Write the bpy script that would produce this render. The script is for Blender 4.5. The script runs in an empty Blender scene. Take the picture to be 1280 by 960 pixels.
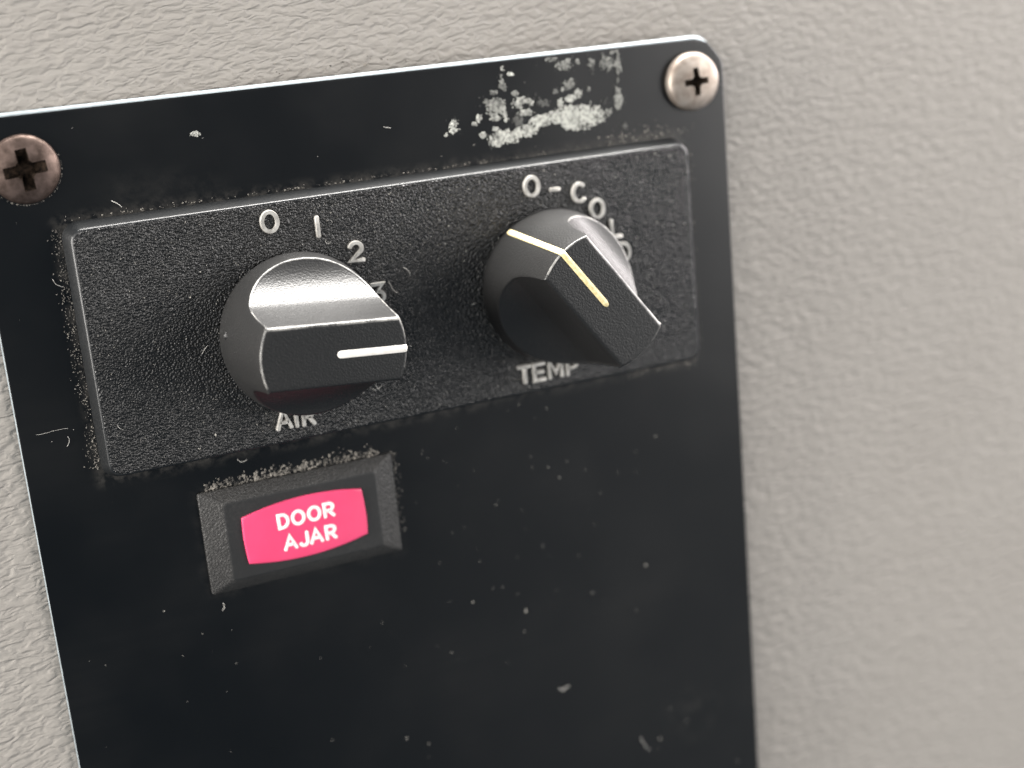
import bpy, bmesh, math, random
from mathutils import Matrix, Vector, noise

# ------------------------------------------------------------------ camera, world, lights, exposure
sc = bpy.context.scene
MM = 0.001
RW = Matrix.Rotation(math.pi / 2, 4, 'X')            # panel frame (u right, v up, w out, mm) -> world


def W(u, v, w=0.0):
    return RW @ Vector((u * MM, v * MM, w * MM))


cam_d = bpy.data.cameras.new('camera')
cam = bpy.data.objects.new('camera', cam_d)
sc.collection.objects.link(cam)
cam_d.sensor_width = 36.0
cam_d.lens = 36.0 * 1835.59 / 1280.0
cam_d.clip_start, cam_d.clip_end = 0.01, 20.0
MT = Matrix(((0.9122465, 0.1839422, -0.3660213), (-0.0894781, 0.9614147, 0.2601451), (0.3997499, -0.2045656, 0.8935060)))
M4 = MT.to_4x4()
M4.translation = Vector((-102.4265, 67.9694, 252.7954)) * MM
cam.matrix_world = RW @ M4
cam_d.dof.use_dof = True
cam_d.dof.focus_distance = 0.251
cam_d.dof.aperture_fstop = 9.0
cam_d.dof.aperture_blades = 0
sc.camera = cam

world = bpy.data.worlds.new('World')
sc.world = world
world.use_nodes = True
world.node_tree.nodes['Background'].inputs[0].default_value = (0.50, 0.75, 1.0, 1)
world.node_tree.nodes['Background'].inputs[1].default_value = 0.16


def area(name, pos, target, size, size_y, watts, color):
    d = bpy.data.lights.new(name, 'AREA')
    d.shape, d.size, d.size_y, d.energy, d.color = 'RECTANGLE', size, size_y, watts, color
    o = bpy.data.objects.new(name, d)
    sc.collection.objects.link(o)
    p, t = W(*pos), W(*target)
    z = (p - t).normalized()                                # a lamp shines along its local -Z
    y = RW.to_3x3() @ Vector((0, 0, 1)) if abs((RW.to_3x3() @ Vector((0, 0, 1))).dot(z)) < 0.9 else Vector((0, 0, 1))
    x = y.cross(z).normalized()                             # size runs across, size_y out from the wall
    y = z.cross(x)
    o.matrix_world = Matrix.Translation(p) @ Matrix((x, y, z)).transposed().to_4x4()
    return o


# daylight from the windscreen above and to the left, and from a side window up on the right
area('window_light_above', (150, 620, -66), (0, 0, 10), 0.7, 0.19, 39.0, (1.0, 0.97, 0.93))
area('window_light_left', (-1000, 150, 150), (0, 0, 0), 0.7, 0.4, 24.0, (1.0, 0.96, 0.91))
area('window_light_right', (760, 260, -55), (0, 0, 10), 0.5, 0.22, 14.0, (1.0, 0.93, 0.92))
area('wall_fill_left', (-650, 250, 700), (0, 0, 0), 0.8, 0.8, 7.6, (1.0, 0.96, 0.91))  # added soft fill for the wall from the left front, no visible source
area('wall_fill_right', (900, 150, 700), (40, -20, 0), 0.7, 0.7, 13.0, (1.0, 0.96, 0.93))  # added soft fill that brightens the right of the wall, unseen
area('interior_fill', (700, -420, 760), (0, -30, 0), 0.9, 0.9, 1.0, (1.0, 0.97, 0.93))  # dim lamp added for the lit interior mirrored low in the plate

sc.view_settings.view_transform = 'Standard'
sc.view_settings.look = 'None'
sc.view_settings.exposure = 0.0
sc.view_settings.gamma = 1.0
sc.view_settings.use_curve_mapping = False

random.seed(7)
C = sc.collection

# ------------------------------------------------------------------ helpers


def mesh_obj(name, bm, mat, parent=None, smooth=True):
    """bmesh in panel-frame mm -> one linked mesh object in metres"""
    bmesh.ops.scale(bm, vec=(MM, MM, MM), verts=bm.verts)
    bmesh.ops.recalc_face_normals(bm, faces=bm.faces)
    me = bpy.data.meshes.new(name)
    bm.to_mesh(me)
    bm.free()
    if smooth:
        for p in me.polygons:
            p.use_smooth = True
    for m in (mat if isinstance(mat, (list, tuple)) else [mat]):
        me.materials.append(m)
    o = bpy.data.objects.new(name, me)
    C.objects.link(o)
    if parent:
        o.parent = parent
    return o


def thing(name, u, v, w, label, cat, group=None, spin=0.0):
    o = bpy.data.objects.new(name, None)
    C.objects.link(o)
    o.empty_display_size = 0.01
    o.matrix_world = Matrix.Translation(W(u, v, w)) @ RW @ Matrix.Rotation(spin, 4, 'Z')
    o['label'], o['category'] = label, cat
    if group:
        o['group'] = group
    return o


def sharp_by_angle(o, deg=35):
    me = o.data
    bm = bmesh.new()
    bm.from_mesh(me)
    for e in bm.edges:
        e.smooth = not (len(e.link_faces) == 2 and e.calc_face_angle(0) > math.radians(deg))
    bm.to_mesh(me)
    bm.free()


def loft(bm, loops, cap_start=False, cap_end=True, mats=None):
    rings = [[bm.verts.new(p) for p in lp] for lp in loops]
    n = len(rings[0])
    for k in range(len(rings) - 1):
        for i in range(n):
            f = bm.faces.new((rings[k][i], rings[k][(i + 1) % n], rings[k + 1][(i + 1) % n], rings[k + 1][i]))
            if mats:
                f.material_index = mats[k]
    if cap_start:
        bm.faces.new(rings[0][::-1])
    if cap_end:
        bm.faces.new(rings[-1])
    return rings


def rrect(x0, x1, y0, y1, r, z, n=6, radii=None):
    """rounded rectangle loop, counter-clockwise from lower right; radii = (lr, ur, ul, ll)"""
    rr = radii or (r, r, r, r)
    out = []
    for (sx, sy, a0), q in zip(((1, -1, -90), (1, 1, 0), (-1, 1, 90), (-1, -1, 180)), rr):
        cx = (x1 - q) if sx > 0 else (x0 + q)
        cy = (y1 - q) if sy > 0 else (y0 + q)
        for i in range(n + 1):
            a = math.radians(a0 + 90.0 * i / n)
            out.append((cx + q * math.cos(a), cy + q * math.sin(a), z))
    return out


# ------------------------------------------------------------------ materials


def mat(name):
    m = bpy.data.materials.new(name)
    m.use_nodes = True
    nt = m.node_tree
    return m, nt, nt.nodes['Principled BSDF']


def N(nt, kind, **kw):
    n = nt.nodes.new(kind)
    for k, v in kw.items():
        setattr(n, k, v)
    return n


def coords(nt, scale=(1, 1, 1), rot=(0, 0, 0)):
    """object coordinates in millimetres, rotated then stretched"""
    tc = N(nt, 'ShaderNodeTexCoord')
    m1 = N(nt, 'ShaderNodeMapping')
    m1.inputs['Scale'].default_value = (1000, 1000, 1000)
    m1.inputs['Rotation'].default_value = rot
    m2 = N(nt, 'ShaderNodeMapping')
    m2.inputs['Scale'].default_value = scale
    nt.links.new(tc.outputs['Object'], m1.inputs['Vector'])
    nt.links.new(m1.outputs[0], m2.inputs['Vector'])
    return m2.outputs[0]


def noise_n(nt, vec, scale, detail=2.0, rough=0.5, dist=0.0):
    n = N(nt, 'ShaderNodeTexNoise')
    n.inputs['Scale'].default_value = scale
    n.inputs['Detail'].default_value = detail
    n.inputs['Roughness'].default_value = rough
    n.inputs['Distortion'].default_value = dist
    nt.links.new(vec, n.inputs['Vector'])
    return n.outputs['Fac']


def ramp(nt, fac, stops):
    r = N(nt, 'ShaderNodeValToRGB')
    els = r.color_ramp.elements
    while len(els) < len(stops):
        els.new(0.5)
    for e, (p, c) in zip(els, stops):
        e.position = p
        e.color = (c, c, c, 1) if isinstance(c, (int, float)) else (*c, 1)
    nt.links.new(fac, r.inputs[0])
    return r.outputs[0]


def math_n(nt, op, a, b=None):
    n = N(nt, 'ShaderNodeMath', operation=op)
    for i, x in enumerate((a, b)):
        if x is None:
            continue
        if isinstance(x, (int, float)):
            n.inputs[i].default_value = x
        else:
            nt.links.new(x, n.inputs[i])
    return n.outputs[0]


def mixc(nt, fac, a, b):
    n = N(nt, 'ShaderNodeMix', data_type='RGBA')
    if isinstance(fac, (int, float)):
        n.inputs[0].default_value = fac
    else:
        nt.links.new(fac, n.inputs[0])
    for i, x in ((6, a), (7, b)):
        if isinstance(x, tuple):
            n.inputs[i].default_value = (*x, 1)
        else:
            nt.links.new(x, n.inputs[i])
    return n.outputs[2]


def bump(nt, bsdf, height, dist_mm, strength=1.0):
    b = N(nt, 'ShaderNodeBump')
    b.inputs['Strength'].default_value = strength
    b.inputs['Distance'].default_value = dist_mm * MM
    nt.links.new(height, b.inputs['Height'])
    nt.links.new(b.outputs[0], bsdf.inputs['Normal'])
    return b


# grained grey vehicle trim
m_wall, nt, bs = mat('grained_grey_trim')
n1 = noise_n(nt, coords(nt, (0.40, 0.92, 0.5), (0, 0, math.radians(-6))), 1.0, 1.2, 0.45, 0.6)
ridge = ramp(nt, n1, [(0.26, 0.0), (0.44, 0.45), (0.58, 0.85), (0.76, 1.0)])
n2 = noise_n(nt, coords(nt, (0.9, 1.5, 1.0)), 1.0, 2.0, 0.5, 0.2)
hgt = math_n(nt, 'ADD', ridge, math_n(nt, 'MULTIPLY', n2, 0.30))
bump(nt, bs, hgt, 0.34, 0.85)
blotch = noise_n(nt, coords(nt), 0.03, 4.0, 0.6)
colr = mixc(nt, blotch, (0.290, 0.268, 0.242), (0.330, 0.308, 0.281))
nt.links.new(colr, bs.inputs['Base Color'])
bs.inputs['Roughness'].default_value = 0.62
bs.inputs['Specular IOR Level'].default_value = 0.35

# glossy black painted plate with dusty film
m_plate, nt, bs = mat('black_painted_plate')
v = coords(nt)
dust = noise_n(nt, v, 0.035, 3.0, 0.5)
streak = noise_n(nt, coords(nt, (0.015, 0.5, 1)), 1.0, 4.0, 0.6)
film = math_n(nt, 'MULTIPLY', math_n(nt, 'MULTIPLY', ramp(nt, dust, [(0.45, 0.0), (0.8, 1.0)]), streak), 0.018)
sepp = N(nt, 'ShaderNodeSeparateXYZ')
nt.links.new(v, sepp.inputs[0])


def edge_dirt(cx, cy, hx, hy, reach, freq, lo, hi, amount):
    dx = math_n(nt, 'MAXIMUM', math_n(nt, 'SUBTRACT', math_n(nt, 'ABSOLUTE', math_n(nt, 'SUBTRACT', sepp.outputs[0], cx)), hx), 0.0)
    dy = math_n(nt, 'MAXIMUM', math_n(nt, 'SUBTRACT', math_n(nt, 'ABSOLUTE', math_n(nt, 'SUBTRACT', sepp.outputs[1], cy)), hy), 0.0)
    d = math_n(nt, 'SQRT', math_n(nt, 'ADD', math_n(nt, 'MULTIPLY', dx, dx), math_n(nt, 'MULTIPLY', dy, dy)))
    near = math_n(nt, 'POWER', math_n(nt, 'MAXIMUM', math_n(nt, 'SUBTRACT', 1.0, math_n(nt, 'DIVIDE', d, reach)), 0.0), 1.6)
    patch = ramp(nt, noise_n(nt, v, freq, 6.0, 0.7), [(lo, 0.0), (hi, 1.0)])
    return math_n(nt, 'MULTIPLY', math_n(nt, 'MULTIPLY', near, patch), amount)


# grime that gathered round the dial plate and the lamp (panel-local millimetres)
film = math_n(nt, 'ADD', film, edge_dirt(1.3, 64.5, 59.2, 22.3, 2.6, 0.45, 0.42, 0.72, 0.22))
film = math_n(nt, 'ADD', film, edge_dirt(-24.2, 26.25, 18.4, 9.75, 2.4, 0.45, 0.42, 0.72, 0.04))
film = math_n(nt, 'ADD', film, edge_dirt(54.7, -36.0, 0.5, 0.5, 9.0, 0.25, 0.42, 0.75, 0.07))      # wiped smears
film = math_n(nt, 'ADD', film, edge_dirt(-40.0, 88.0, 6.0, 0.5, 9.0, 0.30, 0.42, 0.75, 0.04))
nt.links.new(mixc(nt, film, (0.002, 0.0023, 0.0027), (0.34, 0.31, 0.27)), bs.inputs['Base Color'])
nt.links.new(ramp(nt, dust, [(0.3, 0.27), (0.8, 0.36)]), bs.inputs['Roughness'])
bs.inputs['Specular IOR Level'].default_value = 0.45
bump(nt, bs, noise_n(nt, v, 0.25, 2.0, 0.5), 0.02, 0.3)

# bare cut edge of the plate
m_edge, nt, bs = mat('bare_aluminium_edge')
nt.links.new(mixc(nt, noise_n(nt, coords(nt, (0.6, 0.6, 3)), 1.0, 4.0), (0.16, 0.19, 0.205), (0.36, 0.40, 0.42)), bs.inputs['Base Color'])
bs.inputs['Metallic'].default_value = 0.3
bs.inputs['Roughness'].default_value = 0.5

# coarse pebbled black plastic (dial plate)


def pebble(name, base, scale, dist, rough, strength=1.0, dusty=0.05):
    m, nt, bs = mat(name)
    v = coords(nt)
    vo = N(nt, 'ShaderNodeTexVoronoi', feature='SMOOTH_F1')
    vo.inputs['Scale'].default_value = scale
    vo.inputs['Smoothness'].default_value = 0.6
    nt.links.new(v, vo.inputs['Vector'])
    h = math_n(nt, 'ADD', math_n(nt, 'MULTIPLY', vo.outputs['Distance'], -1.0), math_n(nt, 'MULTIPLY', noise_n(nt, v, scale * 0.8, 3.0, 0.6), 0.5))
    bump(nt, bs, h, dist, strength)
    d = ramp(nt, noise_n(nt, v, 0.07, 5.0, 0.62), [(0.38, 0.0), (0.8, 1.0)])
    fine = ramp(nt, noise_n(nt, v, 2.6, 4.0, 0.7), [(0.45, 0.0), (0.75, 1.0)])
    f = math_n(nt, 'MULTIPLY', math_n(nt, 'MULTIPLY', d, fine), dusty)
    nt.links.new(mixc(nt, f, base, (0.30, 0.28, 0.25)), bs.inputs['Base Color'])
    bs.inputs['Roughness'].default_value = rough
    bs.inputs['Specular IOR Level'].default_value = 0.5
    return m


m_dial = pebble('pebbled_black_plastic', (0.007, 0.007, 0.007), 2.9, 0.24, 0.24, 1.0, 0.10)
m_rim = pebble('smooth_black_plastic', (0.008, 0.009, 0.010), 1.2, 0.02, 0.32, 0.6, 0.10)
m_knob = pebble('satin_black_plastic', (0.009, 0.009, 0.009), 3.0, 0.045, 0.44, 0.9, 0.05)
m_worn_highlight, nt, bs = mat('rubbed_highlit_knob_edge')  # finger wear, plus edge highlights painted in as paler colour
v = coords(nt)
rub = math_n(nt, 'ADD', math_n(nt, 'MULTIPLY', noise_n(nt, v, 0.35, 3.0, 0.6), 0.7), math_n(nt, 'MULTIPLY', noise_n(nt, v, 2.2, 3.0, 0.7), 0.3))
nt.links.new(mixc(nt, ramp(nt, rub, [(0.40, 0.0), (0.60, 1.0)]), (0.018, 0.018, 0.018), (0.19, 0.185, 0.175)), bs.inputs['Base Color'])
bs.inputs['Roughness'].default_value = 0.38
bump(nt, bs, noise_n(nt, v, 3.0, 3.0, 0.6), 0.03, 0.9)
m_housing = pebble('grained_black_housing', (0.022, 0.021, 0.020), 3.2, 0.13, 0.45, 1.0, 0.20)
m_face = pebble('fine_black_face', (0.014, 0.014, 0.014), 4.0, 0.03, 0.5, 0.8, 0.12)


def plain(name, a, b, scale, rough, metal=0.0, spec=0.5, bmp=0.0):
    m, nt, bs = mat(name)
    v = coords(nt)
    n = noise_n(nt, v, scale, 4.0, 0.6)
    nt.links.new(mixc(nt, ramp(nt, n, [(0.35, 0.0), (0.65, 1.0)]), a, b), bs.inputs['Base Color'])
    bs.inputs['Roughness'].default_value = rough
    bs.inputs['Metallic'].default_value = metal
    bs.inputs['Specular IOR Level'].default_value = spec
    if bmp:
        bump(nt, bs, n, bmp, 0.8)
    return m


m_letter = plain('worn_silver_paint', (0.32, 0.305, 0.28), (0.60, 0.58, 0.54), 0.9, 0.30, 0.3)
m_white = plain('white_paint_line', (0.80, 0.76, 0.70), (0.88, 0.85, 0.80), 1.5, 0.5)
m_yellow = plain('aged_yellow_line', (0.62, 0.50, 0.24), (0.80, 0.70, 0.42), 1.2, 0.5)
m_pink = plain('pink_red_lens', (0.72, 0.060, 0.155), (0.77, 0.070, 0.175), 0.15, 0.32)
m_legend = plain('white_legend_print', (0.86, 0.84, 0.80), (0.90, 0.88, 0.85), 1.0, 0.5)
m_screw_a = plain('tarnished_brown_screw', (0.050, 0.034, 0.027), (0.14, 0.10, 0.085), 0.5, 0.46, 0.8, 0.5, 0.05)
m_screw_b = plain('weathered_nickel_screw', (0.22, 0.178, 0.147), (0.36, 0.315, 0.275), 0.45, 0.50, 0.75, 0.5, 0.05)
m_grime_shade = plain('screw_grime_and_shade', (0.004, 0.0035, 0.003), (0.03, 0.02, 0.014), 1.5, 0.9, 0.0, 0.05)  # recess dirt, blackened further to paint in the shade down there
m_dust_glint = plain('pale_dust_and_glints', (0.06, 0.057, 0.053), (0.40, 0.38, 0.34), 0.35, 0.9)
m_crumb = plain('grey_brown_grit', (0.03, 0.028, 0.026), (0.30, 0.275, 0.24), 0.5, 0.85)
m_lint = plain('pale_lint', (0.45, 0.43, 0.40), (0.62, 0.60, 0.56), 1.0, 0.9)

m_res, nt, bs = mat('flaky_residue')
at = N(nt, 'ShaderNodeAttribute', attribute_name='tone')
nt.links.new(mixc(nt, at.outputs['Fac'], (0.05, 0.05, 0.048), (0.56, 0.56, 0.51)), bs.inputs['Base Color'])
bs.inputs['Roughness'].default_value = 0.75

# ------------------------------------------------------------------ the setting: the trim wall
WALL0 = -1.05


def wall_w(u):
    return WALL0 - max(0.0, (u + 92.0)) * 0.042


bm = bmesh.new()
us = [(-260 + 20 * i, 0.0) for i in range(20)] + [(136, 0.0), (148, 0.0)]
us += [(148 + 16 * math.sin(math.radians(a)), -16 * (1 - math.cos(math.radians(a)))) for a in (15, 30, 45, 60, 75, 90)] + [(164, -60), (164, -160)]  # right edge rolled back out of view to let side light past
prof_v = [(-260 + 20 * j, 0.0) for j in range(17)] + [(75, 0), (90, 0)]          # unseen top edge, rolled back so light from behind reaches the knobs
prof_v += [(90 + 14 * math.sin(math.radians(a)), -14 * (1 - math.cos(math.radians(a)))) for a in (15, 30, 45, 60, 75, 90)]
prof_v += [(104, -40), (104, -90), (104, -150)]
grid = [[bm.verts.new((a, b, wall_w(min(a, 148)) + min(c, d))) for b, c in prof_v] for a, d in us]
for i in range(len(us) - 1):
    for j in range(len(prof_v) - 1):
        bm.faces.new((grid[i][j], grid[i + 1][j], grid[i + 1][j + 1], grid[i][j + 1]))
wall = mesh_obj('wall', bm, m_wall)
wall.matrix_world = RW
wall['kind'] = 'structure'
wall['label'] = 'warm grey grained plastic trim wall behind the black control panel'

# ------------------------------------------------------------------ control panel
panel = thing('control_panel', -18.9, -50, WALL0, 'black metal control panel plate screwed to the grey trim wall', 'control panel')
PU, PV, PW = -18.9, -50.0, WALL0


def rel(pts, o=(PU, PV, PW)):
    return [(x - o[0], y - o[1], z - o[2]) for x, y, z in pts]


# plate: outline with clipped, rounded top-right corner
PL, PR, PT, PB = -89.45, 51.85, 55.75, -190.0


def plate_loop(dl, dr, dt, z):
    l, r, t, b = PL + dl, PR - dr, PT - dt, PB
    pts = [(r, b)]
    # right side up to the clipped corner
    pts += [(r, -90), (r, 20), (r + 0.05, 49.3)]
    pts += [(r - 0.25, 50.7), (r - 1.7, 52.6), (r - 3.2, 54.3), (r - 4.4, t - 0.35), (r - 6.0, t)]
    pts += [(20, t), (-20, t), (-60, t)]
    pts += [(l + 1.2, t), (l + 0.35, t - 0.35), (l, t - 1.2)]
    pts += [(l, 20), (l, -40), (l, -120), (l, b)]
    return [(x, y, z) for x, y in pts]


bm = bmesh.new()
loft(bm, [rel(plate_loop(0, 0, 0, -1.02)), rel(plate_loop(0, 0, 0, -0.6)), rel(plate_loop(0.06, 0.10, 0.18, -0.26)),
          rel(plate_loop(0.15, 0.30, 0.60, -0.06)), rel(plate_loop(0.28, 0.42, 0.95, 0.0)), rel(plate_loop(0.34, 0.5, 1.02, 0.0))],
     mats=[0, 0, 0, 1, 1])
for f in bm.faces:
    if len(f.verts) > 6 or f.calc_center_median().x > PR - PU - 4.0:     # right-hand edge coloured dark to take out its highlight
        f.material_index = 1
plate = mesh_obj('plate', bm, [m_edge, m_plate], panel)
sharp_by_angle(plate, 50)

# dial plate: raised box with rounded corners
HB = 3.77
BL, BR, BB, BT = -75.75, 40.5, -6.75, 35.8
DO = (PU, PV, PW)
bm = bmesh.new()
loops = []
for d, z in ((1.15, 0.02), (1.0, 0.35), (0.25, HB - 0.35), (0.08, HB - 0.12), (-0.12, HB - 0.02), (-0.35, HB), (-0.45, HB)):
    loops.append(rel(rrect(BL - d, BR + d, BB - d, BT + d, 2.1 + d * 0.6, z, 6)))
loft(bm, loops, mats=[1, 1, 1, 1, 0, 0])
for f in bm.faces:
    if len(f.verts) > 6:
        f.material_index = 0
dial = mesh_obj('dial_plate', bm, [m_dial, m_rim], panel)
sharp_by_angle(dial, 50)

# ------------------------------------------------------------------ raised stroke lettering on the dial plate


def arc(cx, cy, rx, ry, a0, a1, n=18):
    return [(cx + rx * math.cos(math.radians(a0 + (a1 - a0) * i / n)), cy + ry * math.sin(math.radians(a0 + (a1 - a0) * i / n))) for i in range(n + 1)]


# unit glyphs: height 1, centred on the origin
GLYPH = {
    '0': [('c', arc(0, 0, 0.335, 0.42, 0, 360, 32)[:-1])],
    'O': [('c', arc(0, 0, 0.335, 0.42, 0, 360, 32)[:-1])],
    '1': [('o', [(0, -0.44), (0, 0.44)])],
    'I': [('o', [(0, -0.44), (0, 0.44)])],
    '-': [('o', [(-0.24, 0), (0.24, 0)])],
    '2': [('o', arc(0, 0.17, 0.29, 0.26, 165, -35, 14) + [(-0.30, -0.40), (0.34, -0.42)])],
    '3': [('o', [(-0.28, 0.42), (0.26, 0.42), (-0.02, 0.08)] + arc(-0.02, -0.16, 0.30, 0.25, 80, -155, 14))],
    'A': [('o', [(-0.36, -0.44), (0, 0.44), (0.36, -0.44)]), ('o', [(-0.22, -0.14), (0.22, -0.14)])],
    'R': [('o', [(-0.26, -0.44), (-0.26, 0.42)] + arc(0.04, 0.19, 0.26, 0.23, 90, -90, 10) + [(-0.24, -0.04)]), ('o', [(0.02, -0.06), (0.32, -0.44)])],
    'C': [('o', arc(0.02, 0, 0.33, 0.42, 45, 315, 22))],
    'L': [('o', [(-0.24, 0.44), (-0.24, -0.42), (0.28, -0.42)])],
    'D': [('c', [(-0.28, -0.42), (-0.28, 0.42)] + arc(-0.04, 0, 0.34, 0.42, 90, -90, 14))],
    'T': [('o', [(0, -0.44), (0, 0.41)]), ('o', [(-0.34, 0.42), (0.34, 0.42)])],
    'E': [('o', [(0.28, 0.42), (-0.26, 0.42), (-0.26, -0.42), (0.28, -0.42)]), ('o', [(-0.24, 0), (0.2, 0)])],
    'M': [('o', [(-0.36, -0.44), (-0.36, 0.42), (0, -0.16), (0.36, 0.42), (0.36, -0.44)])],
    'J': [('o', [(0.24, 0.44), (0.24, -0.16)] + arc(-0.02, -0.16, 0.26, 0.26, 0, -165, 10)[1:])],
    'P': [('o', [(-0.26, -0.44), (-0.26, 0.42)] + arc(0.04, 0.17, 0.27, 0.25, 90, -90, 10) + [(-0.24, -0.08)])],
}


def stroke_glyph(ch, h, wmul, half):
    """raised flat-topped strokes with sloping sides and round ends"""
    bm = bmesh.new()
    prof = [(-1.08, -0.15), (-0.94, 0.48), (-0.74, 0.62), (0.74, 0.62), (0.94, 0.48), (1.08, -0.15)]
    for kind, pts in GLYPH[ch]:
        P = [Vector((x * h * wmul, y * h, 0)) for x, y in pts]
        n = len(P)
        rows = []
        for i in range(n):
            if kind == 'c':
                a, b = P[i - 1], P[(i + 1) % n]
            else:
                a, b = P[max(i - 1, 0)], P[min(i + 1, n - 1)]
            d0 = (P[i] - a).normalized() if (P[i] - a).length > 1e-6 else (b - P[i]).normalized()
            d1 = (b - P[i]).normalized() if (b - P[i]).length > 1e-6 else d0
            t = (d0 + d1)
            t = t.normalized() if t.length > 1e-3 else d0
            s = Vector((-t.y, t.x, 0))
            m = 1.0 / max(0.55, abs(s.dot(Vector((-d1.y, d1.x, 0)))))
            rows.append((P[i], t, s, m, 1.0))
        if kind == 'o':
            p0, t0, s0, m0, _ = rows[0]
            p1, t1, s1, m1, _ = rows[-1]
            rows = [(p0 - t0 * half * 0.55, t0, s0, m0, 0.45), (p0 - t0 * half * 0.30, t0, s0, m0, 0.85)] + rows
            rows += [(p1 + t1 * half * 0.30, t1, s1, m1, 0.85), (p1 + t1 * half * 0.55, t1, s1, m1, 0.45)]
        rings = [[bm.verts.new(p + s * (q * half * m * k) + Vector((0, 0, z * (0.6 + 0.4 * k)))) for q, z in prof] for p, t, s, m, k in rows]
        cnt = len(rings)
        for i in range(cnt if kind == 'c' else cnt - 1):
            r0, r1 = rings[i], rings[(i + 1) % cnt]
            for k in range(len(prof) - 1):
                bm.faces.new((r0[k], r0[k + 1], r1[k + 1], r1[k]))
        if kind == 'o':
            bm.faces.new(rings[0])
            bm.faces.new(rings[-1][::-1])
    return bm


LETTERS = [('0', -42.70, 32.70, 4.0, 1.0), ('1', -34.35, 30.62, 3.9, 1.0), ('2', -27.95, 25.2, 3.8, 1.0), ('3', -24.85, 17.15, 3.9, 1.0),
           ('A', -44.9, -2.5, 3.9, 0.88), ('I', -42.65, -2.6, 3.9, 0.9), ('R', -40.45, -2.7, 3.8, 0.9),
           ('O', 7.05, 32.1, 4.0, 1.0), ('-', 11.7, 30.93, 3.8, 1.0), ('C', 16.6, 29.65, 3.9, 1.0), ('O', 20.15, 26.15, 3.9, 1.0),
           ('L', 23.8, 21.85, 3.8, 1.0), ('D', 25.2, 17.05, 3.8, 0.97),
           ('T', 2.27, -3.15, 3.7, 0.97), ('E', 5.3, -3.15, 3.7, 1.08), ('M', 8.73, -3.2, 3.7, 0.97), ('P', 12.15, -3.25, 3.7, 0.97)]
for ch, u, v, h, wm in LETTERS:
    o = mesh_obj('numeral' if ch in '0123' and u < 0 else ('dash' if ch == '-' else 'letter'), stroke_glyph(ch, h, wm, 0.38), m_letter, dial)
    sharp_by_angle(o, 40)
    o.location = Vector((u - PU, v - PV, HB - PW)) * MM

# ------------------------------------------------------------------ flaky residue where a sticker was (one mass of flakes on the plate)
BLOBS = [(19.59, 43.27, 5.54, 2.24, 1), (15.6, 43.73, 2.22, 1.49, 1), (11.87, 43.4, 2.49, 1.25, 1), (8.91, 41.97, 2.77, 1.12, 1), (4.36, 41.25, 3.05, 1.37, 1), (2.61, 40.46, 1.66, 0.75, 1), (2.99, 46.95, 2.22, 1.49, 0.75), (4.53, 45.77, 0.83, 1.49, 0.9), (-0.47, 45.35, 0.69, 0.7, 1), (2.77, 44.85, 1.39, 0.5, 0.9), (-1.67, 44.37, 0.55, 0.5, 0.8), (-0.25, 42.19, 0.69, 0.62, 0.9), (1.11, 40.64, 0.5, 0.5, 0.9), (2.45, 43.0, 0.69, 0.5, 0.9), (8.28, 47.11, 2.08, 1.12, 0.9), (8.94, 45.26, 1.66, 0.75, 0.9), (4.77, 50.99, 0.83, 1.37, 0.6), (6.31, 52.57, 0.69, 0.45, 0.8), (4.9, 53.71, 0.33, 0.45, 0.8), (7.07, 49.0, 0.83, 0.5, 0.65), (2.85, 49.71, 0.97, 0.55, 0.5), (2.28, 48.15, 2.22, 0.55, 0.6), (18.17, 46.76, 1.39, 0.75, 0.95), (19.96, 47.58, 0.83, 0.87, 0.85), (18.13, 49.56, 1.25, 1.12, 0.65), (16.9, 48.68, 0.55, 0.5, 0.8), (15.19, 48.61, 0.83, 0.62, 0.45), (22.18, 48.1, 0.33, 0.5, 0.7), (14.6, 54.4, 1.94, 0.5, 0.5), (17.59, 53.15, 1.8, 1.05, 0.6), (20.18, 53.39, 0.55, 0.62, 0.55), (23.02, 52.85, 0.69, 1.37, 0.5), (26.47, 52.49, 1.66, 1.37, 0.6), (28.8, 52.26, 0.72, 2.12, 0.62), (28.53, 48.95, 0.44, 0.55, 0.5), (28.27, 45.63, 0.89, 1.99, 0.75), (26.03, 43.55, 0.69, 0.62, 0.75), (16.11, 46.22, 0.69, 1.0, 0.9), (12.73, 46.6, 1.66, 0.75, 0.35), (7.13, 43.96, 1.25, 1.12, 0.4), (29.33, 40.31, 0.55, 0.5, 0.4), (27.98, 54.4, 1.39, 0.35, 0.55), (-5.65, 44.35, 1.1, 1.2, 0.95), (-7.25, 43.09, 0.4, 0.4, 0.9), (-52.6, 48.69, 0.9, 0.5, 0.9)]
HOLES = [(8.91, 46.45, 0.75, 0.62), (5.5, 46.5, 0.5, 1.4), (13.5, 41.2, 2.6, 1.2)]


def residue_field(x, y):
    best, st = 0.0, 0.0
    for cx, cy, rx, ry, s in BLOBS:
        dx, dy = (x - cx) / rx, (y - cy) / ry
        d = dx * dx + dy * dy
        if d < 2.2:
            f = 1.15 - d * 0.75
            if f > best:
                best, st = f, s
    if best <= 0:
        return 0, 0
    for cx, cy, rx, ry in HOLES:
        d = ((x - cx) / rx) ** 2 + ((y - cy) / ry) ** 2
        if d < 1.4:
            best -= (1.4 - d) * 1.2
    return best, st


bm = bmesh.new()
tone_l = bm.verts.layers.float.new('tone')
CELL = 0.10
cache = {}


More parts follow.
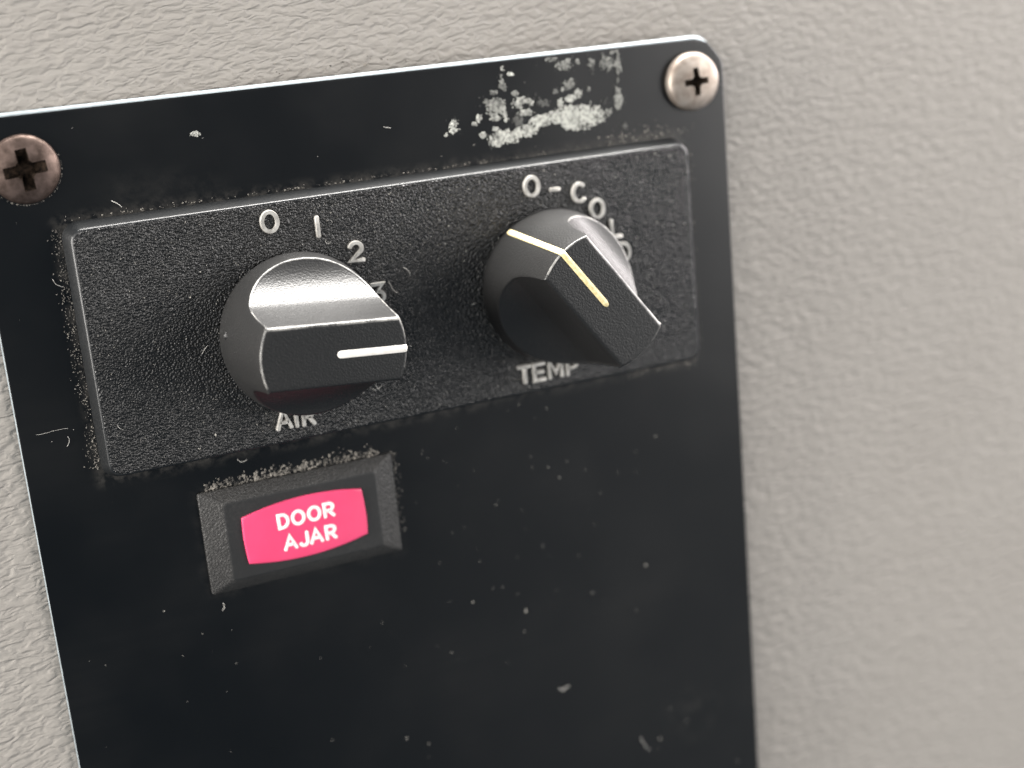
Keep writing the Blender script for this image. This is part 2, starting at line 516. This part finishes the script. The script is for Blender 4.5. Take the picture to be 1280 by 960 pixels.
def res_vert(i, j):
    k = (i, j)
    if k not in cache:
        x, y = -60 + i * CELL, 38 + j * CELL
        f, s = residue_field(x, y)
        g = noise.noise(Vector((x * 3.6, y * 3.6, 1.7)))
        g2 = noise.noise(Vector((x * 0.8, y * 0.8, 9.1)))
        jx, jy = noise.noise(Vector((x * 3, y * 3, 4.0))) * 0.07, noise.noise(Vector((x * 3, y * 3, 8.0))) * 0.07
        on = f * (0.55 + 0.45 * s) + 0.85 * g + 0.5 * g2
        vt = bm.verts.new((x + jx - PU, y + jy - PV, max(0.02, 0.10 + 0.22 * (g + 0.2)) - PW))
        vt[tone_l] = max(0.04, min(1.0, (s ** 2.2) * (0.72 + 0.75 * noise.noise(Vector((x * 1.6, y * 1.6, 3.3))) + 0.2 * g)))
        cache[k] = (vt, on)
    return cache[k]


for cx, cy, rx, ry, s in BLOBS:
    for i in range(int((cx - rx * 1.5 + 60) / CELL), int((cx + rx * 1.5 + 60) / CELL) + 1):
        for j in range(int((cy - ry * 1.5 - 38) / CELL), int((cy + ry * 1.5 - 38) / CELL) + 1):
            if ('f', i, j) in cache:
                continue
            q = [res_vert(i, j), res_vert(i + 1, j), res_vert(i + 1, j + 1), res_vert(i, j + 1)]
            if sum(c[1] for c in q) / 4 > 0.47 and max(c[0].co.y for c in q) + PV < 54.8:
                bm.faces.new([c[0] for c in q])
                cache[('f', i, j)] = 1
bmesh.ops.delete(bm, geom=[v for v in bm.verts if not v.link_faces], context='VERTS')
residue = mesh_obj('sticker_residue', bm, m_res, panel, smooth=False)
residue['kind'] = 'stuff'
residue['label'] = 'pale flaky sticker residue on the black plate'

# ------------------------------------------------------------------ rotary knobs
KH, KR0, KR1, KB, KRIM = 21.6, 14.5, 12.55, 5.4, 5.2
KD = 0.50                                      # edge rounding


def knob_r(z):
    return KR0 + (KR1 - KR0) * z / KH


def knob_profile():
    """half profile across the bar: (y, z) from the bar's middle to the low rim"""
    pts = [(0, KH), (1.5, KH), (3.2, KH), (4.4, KH), (KB - 0.55, KH)]
    for i in range(1, 7):
        a = math.radians(80.0 * i / 6)
        pts.append((KB - 0.55 + 0.55 * math.sin(a), KH - 0.55 * (1 - math.cos(a))))
    y0, z0 = pts[-1]
    ye = knob_r(KRIM) - KD
    ay, hz = ye - y0, z0 - KRIM
    # finger scoop: near-vertical beside the bar, then a floor that eases out towards the rim
    ang = [(0.0, 84), (0.10, 76), (0.20, 62), (0.34, 55), (0.52, 46), (0.75, 31), (1.0, 12)]
    drops = []
    for i in range(48):
        t = (i + 0.5) / 48
        for (t0, a0), (t1, a1) in zip(ang[:-1], ang[1:]):
            if t0 <= t <= t1:
                drops.append((t, math.tan(math.radians(a0 + (a1 - a0) * (t - t0) / (t1 - t0))) * ay / 48))
                break
    low = sum(d for t, d in drops if t > 0.2)
    k = (hz - low) / sum(d for t, d in drops if t <= 0.2)
    z = z0
    for i, (t, d) in enumerate(drops):
        z -= d * (k if t <= 0.2 else 1.0)
        pts.append((y0 + ay * (i + 1) / 48, z))
    return pts


def knob_body():
    bm = bmesh.new()
    half = knob_profile()
    rows = [(-y, z) for y, z in half[:0:-1]] + half
    nx = 40
    grid = []
    for y, z in rows:
        r = knob_r(z) - KD
        X = math.sqrt(max(r * r - y * y, 0.0))
        if X < 0.02:
            X = 0.0
        if X == 0.0:
            grid.append([bm.verts.new((0, y, z))])
        else:
            grid.append([bm.verts.new((X * math.sin(math.pi / 2 * (2.0 * i / nx - 1)), y, z)) for i in range(nx + 1)])
    for a, b in zip(grid[:-1], grid[1:]):
        if len(a) == 1 or len(b) == 1:
            tip, row = (a[0], b) if len(a) == 1 else (b[0], a)
            for i in range(nx):
                bm.faces.new((tip, row[i], row[i + 1]))
        else:
            for i in range(nx):
                bm.faces.new((a[i], a[i + 1], b[i + 1], b[i]))
    # boundary loop (counter-clockwise), then the conical skirt
    right = [r[-1] for r in grid]
    left = [r[0] for r in grid[::-1]]
    loop = [v for v in right] + [v for v in left[1:-1]]
    prev = loop
    n = len(loop)
    info = [(math.atan2(v.co.y, v.co.x), v.co.y, v.co.z) for v in loop]
    steps = [('round', math.radians(a)) for a in (22, 45, 68, 90)] + [('side', k / 6.0) for k in range(1, 7)]
    for kind, q in steps:
        ring = []
        for a, y, z in info:
            if kind == 'round':
                r, zz = knob_r(z) - KD + KD * math.sin(q), z - KD * (1 - math.cos(q))
            else:
                zz = (z - KD) * (1 - q)
                r = knob_r(zz) - (0.25 if q == 1 else 0.0)
            ring.append(bm.verts.new((r * math.cos(a), r * math.sin(a), zz)))
        for i in range(n):
            f = bm.faces.new((prev[i], ring[i], ring[(i + 1) % n], prev[(i + 1) % n]))
            if kind == 'round' and 0.5 < q < 1.4 and info[i][1] > -KB * 0.8:
                f.material_index = 1           # finger-rubbed edges, with their bright highlight painted in as paler colour
        prev = ring
    for f in bm.faces:
        c = f.calc_center_median()
        if KB - 0.50 < c.y < KB + 0.02 and c.z > KH - 0.45:
            f.material_index = 1  # long bar edge gets wear and painted highlight too
    return bm


def ribbon(pts, width, thick=0.10):
    """thin inlaid paint line following 3-D points in the knob's x-z plane, round ended"""
    bm = bmesh.new()
    rows = []
    n = len(pts)
    for i, (x, z) in enumerate(pts):
        a, b = pts[max(i - 1, 0)], pts[min(i + 1, n - 1)]
        tx, tz = b[0] - a[0], b[1] - a[1]
        L = math.hypot(tx, tz)
        nx, nz = -tz / L, tx / L
        if nz < 0 or (abs(nz) < 1e-6 and nx * x < 0):
            nx, nz = -nx, -nz
        k = {0: 0.35, 1: 0.8, n - 2: 0.8, n - 1: 0.35}.get(i, 1.0)
        rows.append([bm.verts.new((x + nx * d, y * width * 0.5 * k, z + nz * d)) for y, d in ((-1, -0.05), (-0.9, thick), (0.9, thick), (1, -0.05))])
    for r0, r1 in zip(rows[:-1], rows[1:]):
        for k in range(3):
            bm.faces.new((r0[k], r0[k + 1], r1[k + 1], r1[k]))
    bm.faces.new(rows[0])
    bm.faces.new(rows[-1])
    return bm


def knob(u, v, ang, label):
    t = thing('rotary_knob', u, v, HB + 0.25, label, 'knob', 'rotary knobs on the dial plate', math.radians(ang))
    mesh_obj('body', knob_body(), [m_knob, m_worn_highlight], t)
    bm = bmesh.new()
    loft(bm, [[(11 * math.cos(a), 11 * math.sin(a), z) for a in [2 * math.pi * i / 32 for i in range(32)]] for z in (-0.25, 0.2)], cap_end=False)
    mesh_obj('shaft_collar', bm, m_rim, t)
    return t


ka = knob(-40.0, 12.6, -4.8, 'left black bar knob with short white line, under 0 1 2 3')
kb = knob(9.65, 13.1, -53.5, 'right black bar knob with long yellow line, among the COLD letters')
o = mesh_obj('indicator_line', ribbon([(0.4, KH), (0.62, KH), (0.9, KH), (4, KH), (8, KH), (KR1 - 0.5, KH), (KR1 - 0.31, KH - 0.04), (KR1 - 0.15, KH - 0.15), (KR1 - 0.03, KH - 0.32)], 1.35, 0.06), m_white, ka)
o['label'] = 'short white indicator line'
side = [(-knob_r(z) - 0.0, z) for z in (1.3, 1.5, 2.0, 6.0, 11.0, 16.0, KH - 1.0, KH - 0.5)]
o = mesh_obj('indicator_line', ribbon(side + [(-KR1 + 0.04, KH - 0.31), (-KR1 + 0.15, KH - 0.15), (-KR1 + 0.31, KH - 0.04), (-KR1 + 0.5, KH), (-10, KH), (-5, KH), (0, KH), (0.6, KH), (0.9, KH)], 1.15, 0.13), m_yellow, kb)
o['label'] = 'long aged yellow indicator line'
# small moulded pip low on the side of the left knob
bm = bmesh.new()
loft(bm, [[(h, 0.75 * k * math.cos(a), 0.75 * k * math.sin(a)) for a in [2 * math.pi * i / 14 for i in range(14)]] for k, h in ((1.0, 0.12), (0.85, -0.18), (0.55, -0.18), (0.45, 0.05))])
o = mesh_obj('moulded_pip', bm, m_knob, ka)
o.location = Vector((-knob_r(4) * math.cos(0.10), knob_r(4) * math.sin(0.10), 4.0)) * MM

# ------------------------------------------------------------------ screws


def bool_diff(obj, cutter):
    md = obj.modifiers.new('cut', 'BOOLEAN')
    md.operation, md.solver, md.object = 'DIFFERENCE', 'EXACT', cutter
    dg = bpy.context.evaluated_depsgraph_get()
    me = bpy.data.meshes.new_from_object(obj.evaluated_get(dg))
    obj.modifiers.clear()
    old = obj.data
    obj.data = me
    me.name = old.name
    bpy.data.objects.remove(cutter)


def screw(u, v, R, rise, dome, ang, arm, armw, depth, m, label):
    t = thing('screw', u, v, 0.0, label, 'screw', 'cross-head screws in the panel corners', math.radians(ang))
    bm = bmesh.new()
    prof = [(R * 0.96, 0.0), (R, 0.15), (R, rise * 0.8), (R * 0.985, rise)]
    for i in range(1, 10):
        a = math.radians(90.0 * i / 10)
        prof.append((R * 0.985 * math.cos(a), rise + dome * math.sin(a)))
    n = 48
    loops = [[(r * math.cos(2 * math.pi * i / n), r * math.sin(2 * math.pi * i / n), z) for i in range(n)] for r, z in prof]
    loft(bm, loops, cap_start=True)
    head = mesh_obj('head', bm, [m, m_grime_shade], t)
    # tapered cross-shaped cutter
    cb = bmesh.new()
    top, bot = rise + dome + 0.5, rise + dome - depth

    def cross(a, w, f, z):
        pts = [(a, -w), (a, w), (w + f, w), (w, w + f), (w, a), (-w, a), (-w, w + f), (-w - f, w), (-a, w), (-a, -w), (-w - f, -w), (-w, -w - f), (-w, -a), (w, -a), (w, -w - f), (w + f, -w)]
        return [(x, y, z) for x, y in pts]
    loft(cb, [cross(arm * 0.42, armw * 0.62, 0.10, bot), cross(arm, armw, 0.45, rise + dome - 0.1), cross(arm * 1.1, armw * 1.08, 0.45, top)], cap_start=True)
    for f in cb.faces:
        f.material_index = 1
    cut = mesh_obj('cutter', cb, [m, m_grime_shade], t)
    bpy.context.view_layer.update()
    bool_diff(head, cut)
    sharp_by_angle(head, 32)
    return t


screw(-80.9, 46.5, 5.65, 0.75, 1.5, 5, 3.65, 0.95, 2.2, m_screw_a, 'tarnished brown cross-head screw in the top left of the panel')
screw(44.2, 47.2, 5.55, 1.35, 1.35, 2, 2.7, 0.62, 1.7, m_screw_b, 'pale nickel cross-head screw in the top right corner')

# ------------------------------------------------------------------ door-ajar indicator
IU, IV = -43.1, -23.75
lamp = thing('indicator_light', IU, IV, 0.0, 'rectangular black indicator light with pink DOOR AJAR lens', 'indicator light')
bm = bmesh.new()
hw, hh = 18.35, 9.75
ls_ = []
for dx, dy, z, r in ((0, 0, 0.0, 0.5), (0, 0, 0.45, 0.5), (0.12, 0.12, 0.6, 0.5), (3.9, 2.3, 2.02, 0.7), (4.1, 2.5, 2.10, 0.7), (4.3, 2.7, 2.10, 0.7)):
    ls_.append(rrect(-hw + dx, hw - dx, -hh + dy, hh - dy, r, z, 3))
loft(bm, ls_, mats=[0, 0, 0, 1, 1])
for f in bm.faces:
    if len(f.verts) > 6:
        f.material_index = 1
housing = mesh_obj('housing', bm, [m_housing, m_face], lamp)
sharp_by_angle(housing, 20)


def lens_loop(k, z):
    W2, H2, bow, sbow = 11.35 - k, 4.45 - k, 1.35, 0.25
    out = []
    n = 14
    for i in range(n):
        s = -1 + 2.0 * i / n
        out.append((s * W2, -H2 - bow * (1 - s * s), z))
    for i in range(n):
        s = -1 + 2.0 * i / n
        out.append((W2 + sbow * (1 - s * s), s * H2, z))
    for i in range(n):
        s = 1 - 2.0 * i / n
        out.append((s * W2, H2 + bow * (1 - s * s), z))
    for i in range(n):
        s = 1 - 2.0 * i / n
        out.append((-W2 - sbow * (1 - s * s), s * H2, z))
    return out


bm = bmesh.new()
loft(bm, [lens_loop(0, 2.0), lens_loop(0, 2.38), lens_loop(0.10, 2.50), lens_loop(0.28, 2.55)])
lens = mesh_obj('lens', bm, m_pink, lamp)
sharp_by_angle(lens, 50)
lens.rotation_euler = (0, 0, math.radians(1.4))


for ch, x, y, wm in (('D', -4.05, 2.05, 1.02), ('O', -1.2, 2.05, 1.08), ('O', 1.85, 2.05, 1.08), ('R', 4.6, 2.05, 1.0),
                     ('A', -3.35, -2.3, 1.03), ('J', -0.75, -2.3, 0.95), ('A', 1.6, -2.3, 1.03), ('R', 4.35, -2.3, 1.0)):
    bm = stroke_glyph(ch, 2.9, wm, 0.30)
    for q in bm.verts:
        q.co.z *= 0.12
    o = mesh_obj('letter', bm, m_legend, lens)
    o.location = Vector((x, y, 2.56)) * MM

# ------------------------------------------------------------------ dust, painted glint specks, grit and lint on the panel
ico = bmesh.new()
bmesh.ops.create_icosphere(ico, subdivisions=1, radius=1.0)
IV_ = [v.co.copy() for v in ico.verts]
IF_ = [[v.index for v in f.verts] for f in ico.faces]
ico.free()
rnd = random.Random(11)


def flakes(name, spots, m, label, cat):
    """spots: (u, v, w, size); irregular grains as one uncountable mass"""
    bm = bmesh.new()
    for u, v, w, s in spots:
        e = Vector((rnd.uniform(0.6, 1.5), rnd.uniform(0.6, 1.5), rnd.uniform(0.5, 1.0)))
        rot = Matrix.Rotation(rnd.uniform(0, 6.28), 3, 'Z')
        vs_ = []
        for c in IV_:
            q = Vector((c.x * e.x, c.y * e.y, c.z * e.z)) * s * rnd.uniform(0.65, 1.3)
            q = rot @ q
            vs_.append(bm.verts.new((u + q.x, v + q.y, w + q.z)))
        for f in IF_:
            bm.faces.new([vs_[i] for i in f])
    o = mesh_obj(name, bm, m, smooth=False)
    o.matrix_world = RW
    o['kind'] = 'stuff'
    o['label'], o['category'] = label, cat
    return o


def inside(u, v, x0, x1, y0, y1):
    return x0 < u < x1 and y0 < v < y1


sp = []
while len(sp) < 105:
    u, v = rnd.uniform(-86, 50), rnd.uniform(-125, 54)
    if inside(u, v, -78, 43, -9, 38) or inside(u, v, -63, -23, -35, -12) or math.hypot(u + 81, v - 46.5) < 6.5 or math.hypot(u - 44, v - 47) < 6.5:
        continue
    if noise.noise(Vector((u * 0.035, v * 0.035, 6.0))) + rnd.uniform(-0.25, 0.25) < 0.05:
        continue
    sp.append((u, v, 0.04, abs(rnd.gauss(0, 0.085)) + 0.03))
for _ in range(45):      # a looser sprinkle right of the lamp and low on the plate
    sp.append((rnd.gauss(-5, 16), rnd.gauss(-42, 16), 0.04, abs(rnd.gauss(0, 0.085)) + 0.03))
for _ in range(2600):    # fine dust plus pale specks standing in for the grain's glints, in patches
    u, v = rnd.uniform(-75, 40), rnd.uniform(-6, 35)
    if noise.noise(Vector((u * 0.05, v * 0.05, 2.0))) + rnd.uniform(-0.5, 0.5) - u * 0.003 > 0.05:
        sp.append((u, v, HB + 0.02, abs(rnd.gauss(0, 0.035)) + 0.035))
for _ in range(14):      # on the lamp lens
    sp.append((IU + rnd.uniform(-10, 10), IV + rnd.uniform(-4.5, 4.5), 2.58, rnd.uniform(0.03, 0.07)))
flakes('dust', sp, m_dust_glint, 'fine pale dust and painted glint specks scattered over the black panel', 'dust')

sp = []
for _ in range(330):     # along the top edge of the dial plate
    u = rnd.uniform(-76, 40)
    dens = 0.35 + 0.65 * (noise.noise(Vector((u * 0.12, 2.0, 0))) > 0.0)
    if rnd.random() < dens:
        sp.append((u, BT + 1.35 + abs(rnd.gauss(0, 0.28)), 0.05, rnd.uniform(0.04, 0.14)))
for _ in range(700):     # down the left edge
    v = rnd.uniform(-6, 36)
    if noise.noise(Vector((1.0, v * 0.17, 5.0))) + rnd.uniform(-0.5, 0.5) > -0.12:
        sp.append((BL - 1.25 - abs(rnd.gauss(0, 1.0)), v, 0.05, rnd.uniform(0.04, 0.14)))
for _ in range(160):     # right end and lower right corner
    v = rnd.uniform(-8, 34)
    sp.append((BR + 1.3 + abs(rnd.gauss(0, 0.9)), v, 0.04, rnd.uniform(0.04, 0.14)))
for _ in range(90):
    sp.append((rnd.uniform(26, 42), BB - 1.3 - abs(rnd.gauss(0, 0.7)), 0.04, rnd.uniform(0.04, 0.16)))
for _ in range(120):
    sp.append((rnd.gauss(34, 5), BT + 1.5 + abs(rnd.gauss(0, 1.2)), 0.04, rnd.uniform(0.04, 0.16)))
for _ in range(420):     # piled between dial plate and lamp
    u = rnd.uniform(-60, -27)
    sp.append((u, -13.9 + abs(rnd.gauss(0, 0.9)), 0.06, rnd.uniform(0.06, 0.24)))
for _ in range(70):      # right of the lamp
    sp.append((-24.6 + abs(rnd.gauss(0, 0.6)), rnd.uniform(-30, -14), 0.05, rnd.uniform(0.05, 0.17)))
for _ in range(60):      # under the left screw
    a = rnd.uniform(3.9, 6.6)
    sp.append((-80.9 + 5.9 * math.cos(a), 46.5 + 5.9 * math.sin(a), 0.05, rnd.uniform(0.04, 0.13)))
for _ in range(70):      # crumbs caught on the wall grain just above the plate
    u = rnd.choice((rnd.gauss(-21, 2.5), rnd.gauss(-30, 8), rnd.uniform(-85, 30)))
    sp.append((u, 56.6 + abs(rnd.gauss(0, 1.0)), wall_w(u) + 0.08, rnd.uniform(0.05, 0.16)))
flakes('grit', sp, m_crumb, 'grey brown grit gathered along the dial plate and lamp edges', 'grit')

# lint fibres
bm = bmesh.new()


def fibre(u, v, w, length, ang, curl, r):
    n = 9
    p = Vector((u, v, w))
    a = ang
    rings = []
    for i in range(n):
        t = Vector((math.cos(a), math.sin(a), 0))
        s = Vector((-t.y, t.x, 0))
        up = Vector((0, 0, 1))
        rings.append([bm.verts.new(p + (s * math.cos(k * 2.094) + up * math.sin(k * 2.094)) * r) for k in range(3)])
        p = p + t * (length / n) + up * (0.04 * math.sin(i * 1.3))
        a += curl / n + rnd.uniform(-0.25, 0.25)
    for r0, r1 in zip(rings[:-1], rings[1:]):
        for k in range(3):
            bm.faces.new((r0[k], r0[(k + 1) % 3], r1[(k + 1) % 3], r1[k]))


for u, v, w, L, a, c, r in ((-86.5, 2.2, 0.1, 6.0, -0.1, 0.9, 0.03), (-81.5, 0.9, 0.1, 2.2, -1.2, -2.6, 0.06), (-28.2, -0.1, HB + 0.1, 2.6, -0.6, 1.9, 0.05),
                            (-27.2, 0.7, HB + 0.1, 2.0, -1.6, 1.2, 0.05), (-29.5, 0.6, HB + 0.1, 1.6, -1.7, 0.2, 0.045), (5.2, -71.3, 0.1, 1.4, -0.7, 0.6, 0.10),
                            (6.2, -72.0, 0.1, 1.7, 0.6, -0.5, 0.10), (-53.4, -9.2, 0.1, 2.4, -1.0, 2.0, 0.07), (-22.5, 19.0, HB + 0.1, 3.2, -1.3, 0.8, 0.045),
                            (-19.5, 21.0, HB + 0.1, 2.6, -0.4, -1.0, 0.045), (-68, 39.5, 0.1, 2.2, -0.6, 0.3, 0.06), (-79.5, 28, 0.1, 2.6, -1.3, 1.0, 0.06),
                            (-60, -37, 0.1, 1.8, 0.9, 0.4, 0.06), (-19, 46, 0.1, 1.6, -0.5, 0.2, 0.05), (23, -88, 0.1, 4.5, -1.2, 0.2, 0.05)):
    fibre(u, v, w, L, a, c, r)
for _ in range(14):
    fibre(rnd.uniform(-74, 38), rnd.uniform(-5, 34), HB + 0.06, rnd.uniform(0.6, 2.0), rnd.uniform(0, 6.28), rnd.uniform(-3, 3), 0.028)
lint = mesh_obj('lint', bm, m_lint)
lint.matrix_world = RW
lint['kind'] = 'stuff'
lint['label'], lint['category'] = 'thin pale lint fibres stuck to the black panel', 'lint'
